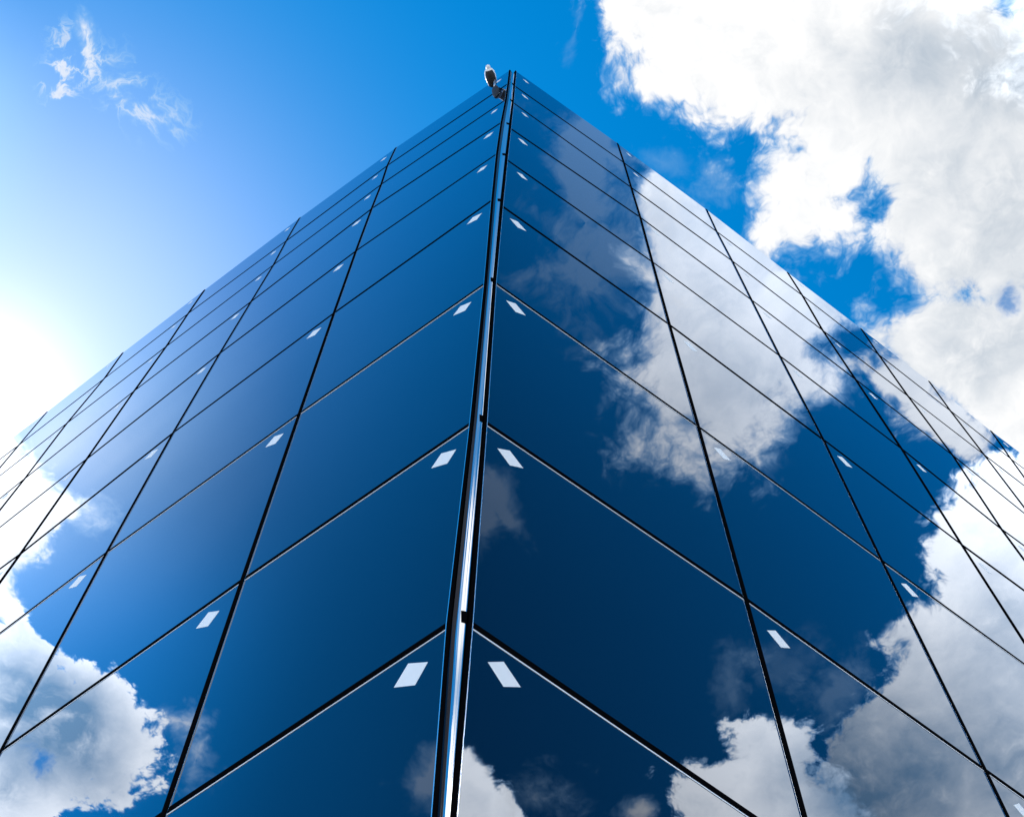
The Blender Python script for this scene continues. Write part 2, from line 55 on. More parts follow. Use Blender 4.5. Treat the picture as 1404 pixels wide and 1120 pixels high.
 ((.19,-.667), (.03, .07, 1, 1.3), [.1751, .1813, .1853, .188, .1898, .1911, .1918, .1914, .1892, .1845, .1774, .1685, .1588, .1494, .141, .1341, .1286, .1246, .1217, .1198, .1185, .1178, .1174, .1173, .1176, .1183, .1197, .122, .1253, .13, .1361, .1436, .1523, .1617, .1711, .1793, .1857, .1899, .1921, .193, .1929, .192, .1901, .1868, .1814, .1735, .1633, .1517, .1397, .1285, .1188, .1108, .1044, .0996, .096, .0933, .0915, .0903, .0897, .0898, .0904, .0918, .094, .0971, .1013, .1069, .1141, .1229, .1332, .1446, .1561, .1665, .1751]),
 ((.0842,-.287), (.08, .1, .3, .8), [.1746, .1731, .1715, .1705, .1706, .1721, .1748, .1784, .1821, .1851, .1863, .1846, .1798, .1724, .1635, .1543, .1458, .1386, .1329, .1286, .1256, .1238, .1231, .1234, .1247, .1272, .1309, .1357, .1416, .1479, .1541, .159, .1617, .1618, .1596, .1557, .1512, .1468, .1433, .1407, .1394, .1392, .1402, .1423, .1451, .1482, .151, .1527, .1523, .1498, .1453, .1395, .1334, .1276, .1227, .1189, .1162, .1145, .1139, .1142, .1155, .1178, .1212, .126, .1322, .1396, .148, .1566, .1644, .1705, .1741, .1753, .1746]),
]
SHADES = [
 ((0.3164,0.2303),(0.0889,0.0675),1.303,0.45),
 ((0.3185,0.1244),(0.0616,0.0421),-3.039,0.45),
 ((0.2245,0.1292),(0.0427,0.0282),-3.079,0.16),
 ((0.2558,0.2107),(0.0258,0.0235),0.882,0.15),
 ((0.2881,0.3394),(0.0326,0.0204),-2.555,0.1),
 ((0.7305,0.1387),(0.0907,0.0811),-2.823,1.0),
 ((0.7514,0.0711),(0.0631,0.0542),-2.115,0.8),
 ((0.6426,0.1784),(0.0701,0.0324),2.98,0.45),
 ((0.7562,0.0175),(0.0356,0.0332),-2.662,0.5),
 ((0.3073,0.0362),(0.0583,0.0399),2.92,0.25),
 ((0.2454,0.0425),(0.0558,0.0245),-2.487,0.3),
 ((0.3465,0.1089),(0.0588,0.0251),-2.545,0.25),
 ((0.3848,0.0526),(0.0333,0.0304),-3.095,0.3),
 ((0.3922,0.0030),(0.031,0.0222),-1.915,0.2),
 ((-0.7123,0.1592),(0.0398,0.0362),-2.26,1.1),
 ((-0.7161,0.1182),(0.0344,0.0297),-2.134,0.6),
 ((-0.6792,0.2027),(0.0396,0.0245),3.031,0.6),
 ((-0.7843,0.1767),(0.0279,0.0225),-0.059,0.75),
 ((-0.7586,0.1090),(0.0289,0.0202),1.989,0.5),
]

TL = Vector((-0.80705329, 0.59047861, 0)); NL = Vector((-0.59047861, -0.80705329, 0))
TR = Vector((0.80705329, 0.59047861, 0)); NR = Vector((0.59047861, -0.80705329, 0))
SUN = Vector((-0.356624, 0.339075, 0.870545)).normalized()
VIS_LEFT = {(v, h) for v, hs in enumerate([range(0, 9), range(1, 9), range(2, 9), range(3, 9), range(5, 9), range(7, 9)]) for h in hs}
VIS_RIGHT = {(v, h) for v, hs in enumerate([range(0, 9), range(1, 9), range(1, 9), range(3, 9), range(4, 9), range(6, 9), range(7, 9)]) for h in hs}


# ------------------------------------------------------------------ helpers
def new_obj(name, bm, mat, parent=None, smooth=False):
    me = bpy.data.meshes.new(name)
    bmesh.ops.recalc_face_normals(bm, faces=bm.faces[:])
    bm.to_mesh(me); bm.free()
    if smooth:
        for p in me.polygons: p.use_smooth = True
    o = bpy.data.objects.new(name, me); C.objects.link(o)
    if mat: me.materials.append(mat)
    if parent: o.parent = parent
    return o

def hexa(bm, front, back):
    """closed slab between two outlines of equal length"""
    f = [bm.verts.new(p) for p in front]; b = [bm.verts.new(p) for p in back]
    n = len(f)
    bm.faces.new(f); bm.faces.new(b[::-1])
    for i in range(n):
        j = (i + 1) % n
        bm.faces.new((f[i], b[i], b[j], f[j]))

def strip(bm, a, b, t, up, n, half_w, d0, d1):
    """bar from a to b in a facade plane, half_w wide each side, from depth d0 to d1 along the normal n"""
    d = (b - a).normalized(); w = n.cross(d).normalized() * half_w
    fr = [a - w, b - w, b + w, a + w]
    hexa(bm, [p + n * d1 for p in fr], [p + n * d0 for p in fr])

def mat(name):
    m = bpy.data.materials.new(name); m.use_nodes = True
    nt = m.node_tree; return m, nt, nt.nodes['Principled BSDF']

def node(nt, kind, **kw):
    n = nt.nodes.new(kind)
    for k, v in kw.items(): setattr(n, k, v)
    return n

# ------------------------------------------------------------------ materials
def glass_material():
    """coated mirror glazing: dark body, sharp reflection that rises steeply towards grazing"""
    m, nt, b = mat('mirror_glass'); out = nt.nodes['Material Output']; nt.nodes.remove(b)
    body = node(nt, 'ShaderNodeBsdfDiffuse'); body.inputs['Color'].default_value = (.0015, .005, .014, 1)
    gl = node(nt, 'ShaderNodeBsdfGlossy'); gl.inputs['Color'].default_value = (.82, .89, 1, 1)
    fr = node(nt, 'ShaderNodeFresnel'); fr.inputs['IOR'].default_value = 1.52
    pw = node(nt, 'ShaderNodeMath', operation='POWER'); pw.inputs[1].default_value = 1.25
    ml = node(nt, 'ShaderNodeMath', operation='MULTIPLY', use_clamp=True); ml.inputs[1].default_value = 1.42
    mx = node(nt, 'ShaderNodeMixShader')
    nt.links.new(fr.outputs[0], pw.inputs[0]); nt.links.new(pw.outputs[0], ml.inputs[0]); nt.links.new(ml.outputs[0], mx.inputs[0])
    nt.links.new(body.outputs[0], mx.inputs[1]); nt.links.new(gl.outputs[0], mx.inputs[2]); nt.links.new(mx.outputs[0], out.inputs[0])
    tc = node(nt, 'ShaderNodeTexCoord'); nz = node(nt, 'ShaderNodeTexNoise'); nz.inputs['Scale'].default_value = .55
    nz.inputs['Detail'].default_value = 1.2
    oi = node(nt, 'ShaderNodeObjectInfo'); ad = node(nt, 'ShaderNodeVectorMath', operation='MULTIPLY_ADD')
    nt.links.new(oi.outputs['Random'], ad.inputs[0]); ad.inputs[1].default_value = (37, 53, 71)
    nt.links.new(tc.outputs['Object'], ad.inputs[2]); nt.links.new(ad.outputs[0], nz.inputs['Vector'])
    bp = node(nt, 'ShaderNodeBump'); bp.inputs['Strength'].default_value = 1; bp.inputs['Distance'].default_value = .0022
    nt.links.new(nz.outputs[0], bp.inputs['Height'])
    for s in (gl, fr): nt.links.new(bp.outputs[0], s.inputs['Normal'])
    # a thin uneven film of dust takes the edge off the mirror
    d = node(nt, 'ShaderNodeTexNoise'); d.inputs['Scale'].default_value = 1.7; d.inputs['Detail'].default_value = 6
    nt.links.new(ad.outputs[0], d.inputs['Vector'])
    mr = node(nt, 'ShaderNodeMapRange'); mr.inputs[1].default_value = .35; mr.inputs[2].default_value = .75
    mr.inputs[3].default_value = 0; mr.inputs[4].default_value = .02
    nt.links.new(d.outputs[0], mr.inputs[0]); nt.links.new(mr.outputs[0], gl.inputs['Roughness'])
    return m

def seal_material():
    m, nt, b = mat('black_seal')
    b.inputs['Base Color'].default_value = (.003, .003, .0035, 1)
    b.inputs['Specular IOR Level'].default_value = 0
    tc = node(nt, 'ShaderNodeTexCoord'); nz = node(nt, 'ShaderNodeTexNoise'); nz.inputs['Scale'].default_value = 9
    nt.links.new(tc.outputs['Object'], nz.inputs['Vector'])
    mr = node(nt, 'ShaderNodeMapRange'); mr.inputs[3].default_value = .5; mr.inputs[4].default_value = .8
    nt.links.new(nz.outputs[0], mr.inputs[0]); nt.links.new(mr.outputs[0], b.inputs['Roughness'])
    return m

def metal_material(name, col, rough, scale=30.0):
    m, nt, b = mat(name)
    b.inputs['Base Color'].default_value = (*col, 1); b.inputs['Metallic'].default_value = 1
    tc = node(nt, 'ShaderNodeTexCoord'); nz = node(nt, 'ShaderNodeTexNoise'); nz.inputs['Scale'].default_value = scale
    nt.links.new(tc.outputs['Object'], nz.inputs['Vector'])
    mr = node(nt, 'ShaderNodeMapRange'); mr.inputs[3].default_value = rough * .7; mr.inputs[4].default_value = rough * 1.3
    nt.links.new(nz.outputs[0], mr.inputs[0]); nt.links.new(mr.outputs[0], b.inputs['Roughness'])
    return m

def plain_material(name, col, rough, var=.12, scale=6.0, bump=0):
    m, nt, b = mat(name)
    b.inputs['Roughness'].default_value = rough
    tc = node(nt, 'ShaderNodeTexCoord'); nz = node(nt, 'ShaderNodeTexNoise'); nz.inputs['Scale'].default_value = scale
    nz.inputs['Detail'].default_value = 7
    nt.links.new(tc.outputs['Object'], nz.inputs['Vector'])
    cr = node(nt, 'ShaderNodeValToRGB')
    cr.color_ramp.elements[0].position = .3; cr.color_ramp.elements[1].position = .7
    cr.color_ramp.elements[0].color = (*[c * (1 - var) for c in col], 1); cr.color_ramp.elements[1].color = (*[min(1, c * (1 + var)) for c in col], 1)
    nt.links.new(nz.outputs[0], cr.inputs[0]); nt.links.new(cr.outputs[0], b.inputs['Base Color'])
    if bump:
        bp = node(nt, 'ShaderNodeBump'); bp.inputs['Distance'].default_value = bump
        nt.links.new(nz.outputs[0], bp.inputs['Height']); nt.links.new(bp.outputs[0], b.inputs['Normal'])
    return m

def paving_material():
    m, nt, b = mat('paving')
    b.inputs['Roughness'].default_value = .85
    tc = node(nt, 'ShaderNodeTexCoord'); br = node(nt, 'ShaderNodeTexBrick')
    br.inputs['Scale'].default_value = 1; br.inputs['Brick Width'].default_value = .6; br.inputs['Row Height'].default_value = .6
    br.inputs['Mortar Size'].default_value = .006
    br.inputs['Color1'].default_value = (.40, .39, .37, 1); br.inputs['Color2'].default_value = (.46, .45, .43, 1); br.inputs['Mortar'].default_value = (.2, .2, .2, 1)
    nt.links.new(tc.outputs['Object'], br.inputs['Vector'])
    nt.links.new(br.outputs['Color'], b.inputs['Base Color'])
    return m

GLASS = glass_material()
SEAL = seal_material()
CHROME = metal_material('polished_steel', (.86, .88, .9), .06)
ALU = metal_material('bright_aluminium', (.92, .92, .93), .22, 60)
STICKER = plain_material('white_film', (.95, .935, .89), .5, .02, 20)
DARK = plain_material('dark_cladding', (.03, .033, .038), .6)
ROOFING = plain_material('roof_membrane', (.22, .22, .22), .9, .15, 3)
GASKET = plain_material('gloss_black', (.004, .006, .012), .2, .1, 12)
GASKET.node_tree.nodes['Principled BSDF'].inputs['Specular IOR Level'].default_value = .08
GLINT_EDGE = plain_material('painted_glint_edge', (.88, .88, .87), .35, .05, 12)  # flat white carries the sky reflection of the metal bead
STONE = plain_material('base_stone', (.16, .16, .17), .5, .2, 5, .002)
PAVING = paving_material()
SHELL = plain_material('white_plastic', (.85, .85, .84), .35, .03, 30)
BLACKP = plain_material('black_plastic', (.006, .006, .007), .7, .1, 30)
GREY = metal_material('grey_bracket', (.55, .57, .6), .35)

# ------------------------------------------------------------------ the building
tower = bpy.data.objects.new('office_building', None); C.objects.link(tower)
tower['label'] = 'tall dark-blue mirror-glass office building with a sharp chrome-edged corner, clouds reflected in its panels'
tower['category'] = 'building'

def pt(G, T, v, h, ds=0.0, dz=0.0):
    s, z = G[v][h]
    return T * (s + ds) + Vector((0, 0, z + dz + EYE))

HW_V, HW_H = .018, .024        # half widths of the upright and level joints
CORNER_W = .025                # dark frame beside the corner post
STK = {'left': [(-.0725, .012), (.0225, .098), (.0755, -.014), (-.0255, -.097)],
       'right': [(-.073, .012), (-.002, .088), (.078, -.014), (.001, -.088)]}
NV, NH = 8, 9

def panel_quad(G, T, v, h):
    lo = .0
    l = CORNER_W if v == 0 else HW_V
    q = [pt(G, T, v, h, l, HW_H), pt(G, T, v + 1, h, -HW_V, HW_H), pt(G, T, v + 1, h + 1, -HW_V, -HW_H), pt(G, T, v, h + 1, l, -HW_H)]
    if h + 1 == NH:
        q[2] = pt(G, T, v + 1, h + 1, -HW_V, 0); q[3] = pt(G, T, v, h + 1, l, 0)
    return q

def facade(G, T, N, side, vis):
    rest = bmesh.new()
    for v in range(NV):
        for h in range(NH):
            q = panel_quad(G, T, v, h)
            # each pane sits a touch out of true, as hung glass does
            c0 = random.uniform(-.0005, .0005)
            k = (q[1] - q[0]).normalized()
            a, b = random.uniform(-.0005, .0005), random.uniform(-.0005, .0005)
            cen = sum(q, Vector()) / 4
            fr = [p + N * (c0 + a * (p - cen).dot(k) + b * (p - cen).z) for p in q]     # stays flat
            bk = [p - N * .02 for p in q]
            if (v, h) not in vis:
                hexa(rest, fr, bk); continue
            bm = bmesh.new(); hexa(bm, fr, bk)
            o = new_obj('glass_panel', bm, GLASS, tower)
            s, z = G[v][h + 1]
            cz = -.19 if v == 0 and h == 0 else -.225
            cs = .176 + (0 if v else .0)
            bm = bmesh.new()
            wob = random.uniform(-.012, .012); k2 = random.uniform(.93, 1.04) * (1 if h < 4 else .82 if h < 6 else .66)
            pts = [T * (s + cs + a_ * k2 + wob) + Vector((0, 0, z + cz + b_ * k2 + wob * .6 + EYE)) for a_, b_ in STK[side]]
            lift = [(c0 + a * (p - cen).dot(k) + b * (p - cen).z) for p in pts]
            hexa(bm, [p + N * (d_ + .0007) for p, d_ in zip(pts, lift)], [p + N * (d_ + .0002) for p, d_ in zip(pts, lift)])
            new_obj('diamond_sticker', bm, STICKER, o)
    o = new_obj('outer_glass', rest, GLASS, tower); o['kind'] = 'stuff'
    # level joints: a black seal, a bead under it, its sky glint painted white
    for h in range(0, NH):
        bm = bmesh.new(); bd = bmesh.new()
        for v in range(NV):
            a = pt(G, T, v, h, CORNER_W if v == 0 else HW_V); b = pt(G, T, v + 1, h, -HW_V)
            strip(bm, a, b, T, None, N, HW_H - .003, -.02, .003)
            dz = Vector((0, 0, HW_H + .0035))
            if h <= 3: strip(bd, a - dz, b - dz, T, None, N, 
                                (.0042 if h == 1 else .0032) if side == 'right' else .0026, -.004, .0022)
        t = new_obj('transom', bm, SEAL, tower)
        if h <= 3: new_obj('bead', bd, GLINT_EDGE, t)
        else: bd.free()
    # upright joints
    for v in range(1, NV + 1):
        bm = bmesh.new(); bd = bmesh.new()
        for h in range(NH):
            a, b = pt(G, T, v, h), pt(G, T, v, h + 1)
            strip(bm, a, b, T, None, N, HW_V - .002, -.02, .005)
            if v < 3: strip(bd, a - T * (HW_V + .0005), b - T * (HW_V + .0005), T, None, N, .0011, -.004, .003)
        m_ = new_obj('mullion', bm, SEAL, tower)
        if v < 3: new_obj('bead', bd, ALU, m_)
        else: bd.free()
    # dark frame beside the corner post
    bm = bmesh.new(); bd = bmesh.new()
    for h in range(NH):
        a, b = pt(G, T, 0, h, CORNER_W * .5), pt(G, T, 0, h + 1, CORNER_W * .5)
        strip(bm, a, b, T, None, N, CORNER_W * .5 - .004, -.03, .006)
        a, b = pt(G, T, 0, h, CORNER_W - .003), pt(G, T, 0, h + 1, CORNER_W - .003)
        strip(bd, a, b, T, None, N, .0018, -.004, .0075)
    m_ = new_obj('corner_frame', bm, SEAL, tower)
    new_obj('bead', bd, ALU, m_)

facade(GRID_LEFT, TL, NL, 'left', VIS_LEFT)
facade(GRID_RIGHT, TR, NR, 'right', VIS_RIGHT)

# polished corner post: a faceted strip standing in the gap between the two facades
def post_axis(z_rel):
    G1, G2 = GRID_LEFT[0], GRID_RIGHT[0]
    def at(G, z):
        for i in range(NH):
            if G[i][1] <= z <= G[i + 1][1] or i == NH - 1 or z < G[0][1]:
                k = (z - G[i][1]) / (G[i + 1][1] - G[i][1]); return G[i][0] + k * (G[i + 1][0] - G[i][0])
    return TL * at(G1, z_rel), TR * at(G2, z_rel)
PROF = [(.30, -.03), (.30, .0050), (.36, .0068), (.50, .0080), (.70, .0080), (.86, .0070), (.93, .0045), (.93, -.03)]
GROOVE = [(.0, -.03), (.0, .0030), (.12, .0035), (.299, .0035), (.299, -.03)]
def post_ring(z_rel, PROF=PROF):
    a, b = post_axis(z_rel)
    d = b - a; n = Vector((d.y, -d.x, 0)).normalized()
    return [a + d * u + n * w + Vector((0, 0, z_rel + EYE)) for u, w in PROF]
bm = bmesh.new(); rings = []
zs = [2.79] + [(GRID_LEFT[0][h][1] + GRID_RIGHT[0][h][1]) / 2 for h in range(1, NH)] + [18.62]
for z in zs: rings.append([bm.verts.new(p) for p in post_ring(z)])
for r0, r1 in zip(rings, rings[1:]):
    for i in range(len(PROF)):
        j = (i + 1) % len(PROF); bm.faces.new((r0[i], r0[j], r1[j], r1[i]))
bm.faces.new(rings[0]); bm.faces.new(rings[-1][::-1])
post = new_obj('corner_post', bm, CHROME, tower)
bm = bmesh.new(); rings = []
for z in zs: rings.append([bm.verts.new(p) for p in post_ring(z, GROOVE)])
for r0, r1 in zip(rings, rings[1:]):
    for i in range(len(GROOVE)):
        j = (i + 1) % len(GROOVE); bm.faces.new((r0[i], r0[j], r1[j], r1[i]))
bm.faces.new(rings[0]); bm.faces.new(rings[-1][::-1])
new_obj('gasket', bm, GASKET, post)
# dark joint sleeves on the right half of the post, one per storey
for h in range(1, NH):
    z0 = (GRID_LEFT[0][h][1] + GRID_RIGHT[0][h][1]) / 2
    bm = bmesh.new(); rr = []
    for dz in (-.012, .068):
        a, b = post_axis(z0 + dz); d = b - a; n = Vector((d.y, -d.x, 0)).normalized()
        lo = .52 if dz > 0 else .60
        rr.append([a + d * u + n * w + Vector((0, 0, z0 + dz + EYE)) for u, w in [(lo, .004), (lo, .0100), (.70, .0105), (.90, .0095), (1.0, .005), (1.0, .0)]])
    hexa(bm, rr[0], rr[1])
    new_obj('joint_sleeve', bm, SEAL, post)

# solid body behind the glass, roof and stone base
def core_ring(z, inset):
    eL, eR = TL * 11.72, TR * 10.0
    bk = eL + eR
    c = Vector((0, 0.08 + inset, 0))
    return [c + Vector((0, 0, z)), eL - NL * inset - TL * .05 + Vector((0, 0, z)), bk + Vector((0, 0, z)), eR - NR * inset - TR * .05 + Vector((0, 0, z))]
bm = bmesh.new()
hexa(bm, core_ring(2.5, .03), core_ring(18.9, .03))
new_obj('inner_wall', bm, DARK, tower)
bm = bmesh.new()
hexa(bm, core_ring(18.904, .10), core_ring(19.1, .10))
new_obj('roof', bm, ROOFING, tower)
bm = bmesh.new()
for G, T, N in ((GRID_LEFT, TL, NL), (GRID_RIGHT, TR, NR)):
    lo = [T * .03, T * G[NV][0][0]]
    f = [lo[0] + Vector((0, 0, 0.0)), lo[1] + Vector((0, 0, 0.0)), pt(G, T, NV, 0, 0, -.03), pt(G, T, 0, 0, 0.02, -.03)]
    hexa(bm, [p + N * .0 for p in f], [p - N * .25 for p in f])
new_obj('base_wall', bm, STONE, tower)

# ------------------------------------------------------------------ security camera near the top of the corner
camr = bpy.data.objects.new('security_camera', None); C.objects.link(camr)
camr['label'] = 'small white-shelled security camera with a dark underside atop the glass corner'
camr['category'] = 'security camera'
base = TL * .165 + Vector((0, 0, 17.62 + EYE))
camr.location = base; camr.scale = (.9, .9, .9)
ax = (NL * .92 + TL * -.36 + Vector((0, 0, -.10))).normalized()    # the way the camera looks
sd = ax.cross(Vector((0, 0, 1))).normalized(); upv = sd.cross(ax).normalized()
# wall mount: a dark tapered hood
bm = bmesh.new()
def ring(c, rx, rz, nrm, n=14, x=None, y=None):
    return [bm.verts.new(c + x * math.cos(2 * PI * i / n) * rx + y * math.sin(2 * PI * i / n) * rz) for i in range(n)]
def loft(rs):
    for a, b in zip(rs, rs[1:]):
        for i in range(len(a)):
            j = (i + 1) % len(a); bm.faces.new((a[i], a[j], b[j], b[i]))
    bm.faces.new(rs[0][::-1]); bm.faces.new(rs[-1])
Z = Vector((0, 0, 1))
rs = [ring(NL * d + Z * dz, rx, rz, NL, 14, TL, Z) for d, dz, rx, rz in ((.007, -.10, .050, .30), (.03, -.06, .052, .27), (.055, .02, .045, .18), (.07, .10, .025, .08))]
loft(rs); new_obj('wall_mount', bm, BLACKP, camr)
# arm
bm = bmesh.new()
A0 = NL * .055 + Z * .12; A1 = NL * .085 + TL * -.005 + Z * .52
d = (A1 - A0).normalized(); x = d.cross(NL).normalized(); y = d.cross(x)
rs = [ring(A0 + (A1 - A0) * k, r, r, d, 10, x, y) for k, r in ((0, .016), (.5, .013), (1, .016))]
loft(rs); new_obj('arm', bm, GREY, camr, True)
# body: rounded shell, open side down
HC = NL * .155 + TL * .01 + Z * .60
bm = bmesh.new()
rs = []
for k, r in ((-.115, .030), (-.105, .052), (-.06, .068), (0, .074), (.06, .068), (.095, .050), (.108, .026)):
    rs.append(ring(HC + ax * k, r, r * .95, ax, 18, sd, upv))
loft(rs); new_obj('shell', bm, SHELL, camr, True)
bm = bmesh.new()
rs = []
for k, r in ((-.135, .036), (-.11, .055), (-.05, .064), (.03, .064), (.085, .046)):
    rs.append(ring(HC + ax * k - upv * .032, r, r * 1.06, ax, 18, sd, upv))
loft(rs); new_obj('underside', bm, BLACKP, camr, True)
bm = bmesh.new()
bmesh.ops.create_uvsphere(bm, u_segments=18, v_segments=12, radius=.032, matrix=Matrix.Translation(HC + ax * .125 + upv * .0))
new_obj('dome', bm, SHELL, camr, True)

# ------------------------------------------------------------------ ground
bm = bmesh.new()
bmesh.ops.create_grid(bm, x_segments=1, y_segments=1, size=400)
g = new_obj('pavement', bm, PAVING); g['kind'] = 'structure'
g['label'] = 'pale paved ground at the foot of the glass building'; g['category'] = 'pavement'

# ------------------------------------------------------------------ sky
world = bpy.data.worlds.new('World'); scene.world = world; world.use_nodes = True
nt = world.node_tree; L = nt.links; bg = nt.nodes['Background']; bg.inputs['Strength'].default_value = .1

def wire(v, sock):
    if isinstance(v, (int, float)): sock.default_value = v
    elif isinstance(v, tuple): sock.default_value = v
    else: L.new(v, sock)
def M(op, a, b=None, c=None, clamp=False):
    n = node(nt, 'ShaderNodeMath', operation=op, use_clamp=clamp)
    for i, v in enumerate((a, b, c)):
        if v is not None: wire(v, n.inputs[i])
    return n.outputs[0]
def VM(op, a, b=None, c=None, out=0):
    n = node(nt, 'ShaderNodeVectorMath', operation=op)
    for i, v in enumerate((a, b, c)):
        if v is not None: wire(v, n.inputs[i])
    return n.outputs['Value'] if out else n.outputs[0]
def SM(x, lo, hi, a=0.0, b=1.0):
    n = node(nt, 'ShaderNodeMapRange', interpolation_type='SMOOTHSTEP')
    wire(x, n.inputs[0])
    for i, v in enumerate((lo, hi, a, b)): wire(v, n.inputs[i + 1])
    return n.outputs[0]
def MIX(f, a, b, mode='MIX'):
    n = node(nt, 'ShaderNodeMix', data_type='RGBA', blend_type=mode)
    wire(f, n.inputs['Factor']); wire(a, n.inputs['A']) if not hasattr(a, 'links') else L.new(a, n.inputs[6])
    return n

tc = node(nt, 'ShaderNodeTexCoord'); D = VM('NORMALIZE', tc.outputs['Generated'])
sep = node(nt, 'ShaderNodeSeparateXYZ'); L.new(D, sep.inputs[0])
zc = M('MAXIMUM', sep.outputs[2], .12)
cmb = node(nt, 'ShaderNodeCombineXYZ')
L.new(M('DIVIDE', sep.outputs[0], zc), cmb.inputs[0]); L.new(M('DIVIDE', sep.outputs[1], zc), cmb.inputs[1])
UV = cmb.outputs[0]                                        # where the ray meets a cloud layer at unit height

def mix(f, a, b):
    n = node(nt, 'ShaderNodeMix', data_type='RGBA')
    for v, s in ((f, n.inputs[0]), (a, n.inputs[6]), (b, n.inputs[7])):
        if isinstance(v, tuple): s.default_value = v if len(v) == 4 else (*v, 1)
        else: wire(v, s)
    return n.outputs[2]
def noise(vec, scale, detail, rough=.55, lac=2.0):
    n = node(nt, 'ShaderNodeTexNoise'); n.noise_dimensions = '2D'
    L.new(vec, n.inputs['Vector']); n.inputs['Scale'].default_value = scale; n.inputs['Detail'].default_value = detail
    n.inputs['Roughness'].default_value = rough; n.inputs['Lacunarity'].default_value = lac
    return n
def scale_rgb(col, k): return VM('SCALE', col) if False else _scale(col, k)
def _scale(col, k):
    n = node(nt, 'ShaderNodeVectorMath', operation='SCALE'); wire(col, n.inputs[0]); wire(k, n.inputs['Scale']); return n.outputs[0]

# clear air
sky = node(nt, 'ShaderNodeTexSky', sky_type='NISHITA', sun_disc=False)
sky.sun_elevation = math.asin(SUN.z); sky.sun_rotation = math.atan2(SUN.x, SUN.y)
sky.air_density = 1.0; sky.dust_density = .05; sky.ozone_density = 2.0
air = VM('MULTIPLY', sky.outputs[0], (.0, 1.48, 2.2))
gam = M('MULTIPLY', M('ARCCOSINE', M('MINIMUM', VM('DOT_PRODUCT', D, tuple(SUN), out=1), .999999)), 180 / PI)
def gauss(s, a): return M('MULTIPLY', M('EXPONENT', M('MULTIPLY', M('POWER', M('DIVIDE', gam, s), 2.6), -1.0)), a)
# away from the sun the polarised sky deepens
dim = SM(gam, 14.0, 40.0, 1.0, .85)
air = _scale(air, M('MULTIPLY', dim, SM(VM('LENGTH', UV, out=1), .45, .85, 1.0, 1.35)))   # paler towards the horizon
up = node(nt, 'ShaderNodeSeparateXYZ'); L.new(UV, up.inputs[0])
air = _scale(air, M('MULTIPLY_ADD', M('MULTIPLY', SM(up.outputs[0], -.62, -.46, 1.0, 0.0), SM(up.outputs[1], -.04, .13)), .7, 1.0))    # and most of all low on the sun's side
halo = M('ADD', M('ADD', gauss(12.4, 6.6), gauss(4.0, 9.0)), gauss(7.0, 1.5))
hal = node(nt, 'ShaderNodeCombineXYZ')
L.new(halo, hal.inputs[0]); L.new(M('MULTIPLY', halo, .80), hal.inputs[1]); L.new(M('MULTIPLY', halo, .75), hal.inputs[2])
air = VM('ADD', air, hal.outputs[0])

# cloud texture: warped fractal noise, and the same shifted towards the sun for relief
w1 = noise(UV, 15.0, 4, .55)
warp = VM('MULTIPLY_ADD', VM('SUBTRACT', w1.outputs['Color'], (.5, .5, .5)), (.035, .035, 0), UV)
su = Vector((SUN.x / SUN.z, SUN.y / SUN.z, 0))
def puffs(vec):
    v = node(nt, 'ShaderNodeTexVoronoi', voronoi_dimensions='2D', feature='F1'); L.new(vec, v.inputs['Vector'])
    v.inputs['Scale'].default_value = 27; v.inputs['Detail'].default_value = 3; v.inputs['Roughness'].default_value = .6; v.inputs['Lacunarity'].default_value = 2.3
    return M('SUBTRACT', .88, v.outputs['Distance'])
n1 = M('ADD', M('MULTIPLY', noise(warp, 21.0, 9, .62, 2.1).outputs[0], .75), M('MULTIPLY', puffs(warp), .25))
to_sun = _scale(VM('NORMALIZE', VM('SUBTRACT', tuple(su), UV)), .014)
off = VM('ADD', warp, to_sun)
n2 = M('ADD', M('MULTIPLY', noise(off, 21.0, 5, .6, 2.1).outputs[0], .75), M('MULTIPLY', puffs(off), .25))
rn = noise(VM('MULTIPLY_ADD', VM('SUBTRACT', w1.outputs['Color'], (.5, .5, .5)), (.05, .05, 0), UV), 34.0, 6, .6).outputs[0]
RID = M('SUBTRACT', .36, M('MULTIPLY', M('ABSOLUTE', M('SUBTRACT', rn, .5)), 6.0))       # thin curling strands
big = noise(UV, 5.0, 4, .5).outputs[0]
relief = M('MULTIPLY', M('SUBTRACT', n1, n2), .5)
N0 = M('SUBTRACT', n1, .40)

# shade inside the clouds
shade = M('MULTIPLY', M('SUBTRACT', big, .44), .22, clamp=True)
for (cx, cy), (r1, r2), a, s in SHADES:
    mp = node(nt, 'ShaderNodeMapping', vector_type='TEXTURE')
    L.new(VM('MULTIPLY_ADD', UV, (1, 1, 0), (0, 0, 0)), mp.inputs[0])
    mp.inputs['Location'].default_value = (cx, cy, 0); mp.inputs['Rotation'].default_value = (0, 0, a); mp.inputs['Scale'].default_value = (r1, r2, 1)
    ln = VM('LENGTH', mp.outputs[0], out=1)
    rag = M('ADD', ln, M('ADD', M('MULTIPLY', N0, -1.9), M('MULTIPLY', M('SUBTRACT', big, .5), -2.2)))
    shade = M('ADD', shade, SM(rag, -.1, 2.0, s, 0.0))
shade = M('MULTIPLY', shade, M('MULTIPLY_ADD', N0, -2.4, 1.1))          # mottled, thinner spots lighter
shade = M('DIVIDE', shade, M('MULTIPLY_ADD', M('MAXIMUM', shade, 0.0), .45, 1.0))
shade = M('SUBTRACT', shade, relief, clamp=True)
lit = mix(shade, (10.0, 10.0, 10.0), (1.4, 2.6, 4.0))

thin = (3.6, 6.4, 9.4)                  # where a cloud thins out the blue air shows through it

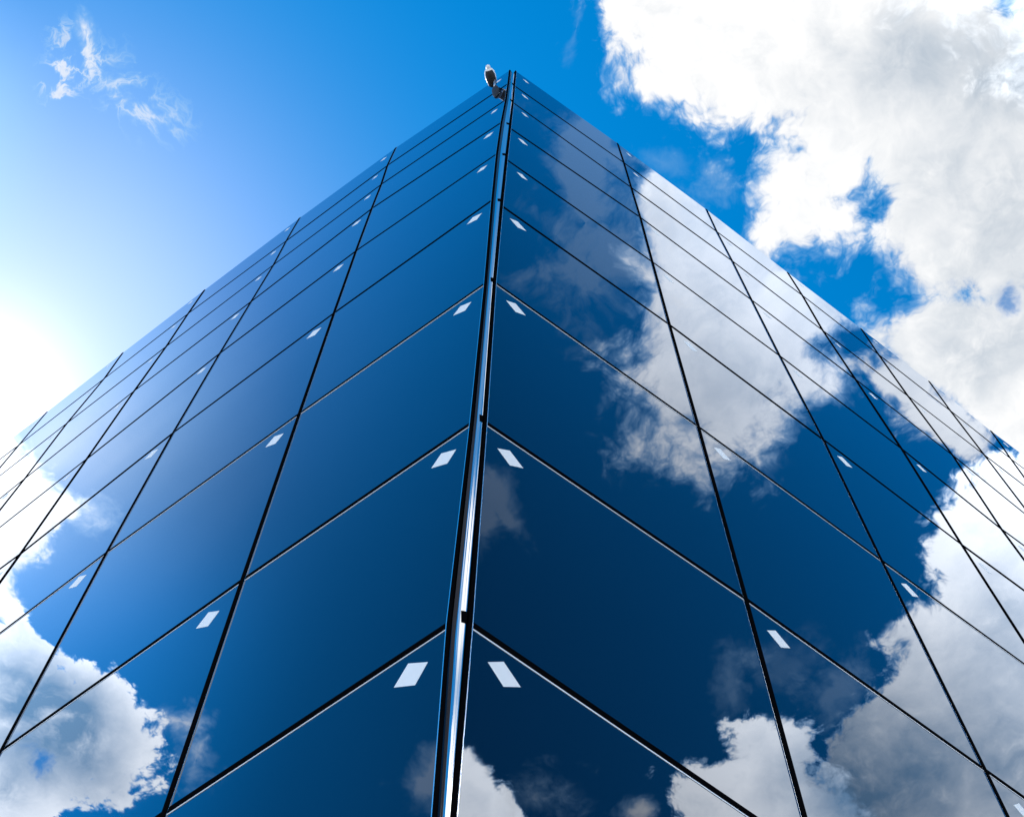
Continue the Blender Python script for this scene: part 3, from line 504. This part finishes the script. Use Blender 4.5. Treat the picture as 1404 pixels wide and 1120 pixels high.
def cloud_alpha(c, o, rad):
    rm = max(rad) * 1.02
    q = node(nt, 'ShaderNodeSeparateXYZ'); rel = VM('SUBTRACT', UV, (c[0], c[1], 0)); L.new(rel, q.inputs[0])
    th = M('MULTIPLY_ADD', M('ARCTAN2', q.outputs[1], q.outputs[0]), 1 / (2 * PI), .5)
    fc = node(nt, 'ShaderNodeFloatCurve'); cv = fc.mapping.curves[0]
    n = len(rad) - 1
    cv.points[0].location = (0, rad[0] / rm); cv.points[1].location = (1, rad[n] / rm)
    for i in range(1, n): cv.points.new(i / n, rad[i] / rm)
    fc.mapping.update(); L.new(th, fc.inputs['Value'])
    dist = M('SUBTRACT', M('MULTIPLY', fc.outputs[0], rm), VM('LENGTH', rel, out=1))
    dist = M('MULTIPLY_ADD', RID if len(o) > 4 else N0, o[1], dist)
    return SM(dist, -o[0], o[0], 0.0, o[2])

# a broken deck of clouds low down all round, and bright haze added at the horizon
low = SM(M('ADD', VM('LENGTH', UV, out=1), M('MULTIPLY', N0, 1.2)), 1.25, 2.2)
dk = M('MULTIPLY', SM(noise(UV, .9, 8, .55).outputs[0], .40, .56), low)
col = mix(dk, air, _scale(lit, 1.15))
cov = dk
for c, o, rad in CLOUDS:
    al = cloud_alpha(c, o, rad)
    if o[3] < 0:
        col = mix(al, col, air); cov = M('MULTIPLY', cov, M('SUBTRACT', 1.0, al))
    else:
        cov = M('ADD', cov, M('MULTIPLY', al, M('SUBTRACT', 1.0, cov)))
        col = mix(al, col, _scale(mix(SM(cov, .1, .85), thin, lit), o[3]))
hz = SM(sep.outputs[2], .0, .30, 1.0, 0.0)
col = mix(hz, col, (15.0, 15.4, 16.0))  # out-of-view haze, brightened to light the stickers and white edges
L.new(col, bg.inputs[0])

# ------------------------------------------------------------------ sun and camera
sl = bpy.data.lights.new('sun', 'SUN'); sl.energy = 4.5; sl.angle = math.radians(.53); sl.color = (1, .96, .9)
so = bpy.data.objects.new('sun', sl); C.objects.link(so)
so.rotation_euler = (-SUN).to_track_quat('-Z', 'Y').to_euler(); so.location = SUN * 60

cd = bpy.data.cameras.new('camera'); co = bpy.data.objects.new('camera', cd); C.objects.link(co)
cd.sensor_fit = 'HORIZONTAL'; cd.sensor_width = 36; cd.lens = 52.91065; cd.clip_start = .05; cd.clip_end = 2000
R = Matrix(((0.9999287122434459, -0.0005108751604401118, 0.011929351941086838), (0.004653099034854891, 0.9367719448622743, -0.34990951971663153), (-0.010996322136773708, 0.3499400839079776, 0.9367075416446383)))
xr, yd, zf = R[0], R[1], R[2]
m4 = Matrix((( xr[0], -yd[0], -zf[0], .24894), (xr[1], -yd[1], -zf[1], -2.57652), (xr[2], -yd[2], -zf[2], EYE), (0, 0, 0, 1)))
co.matrix_world = m4
scene.camera = co
scene.view_settings.view_transform = 'Standard'; scene.view_settings.look = 'None'
scene.view_settings.exposure = 0; scene.view_settings.gamma = 1
scene.cycles.use_denoising = True
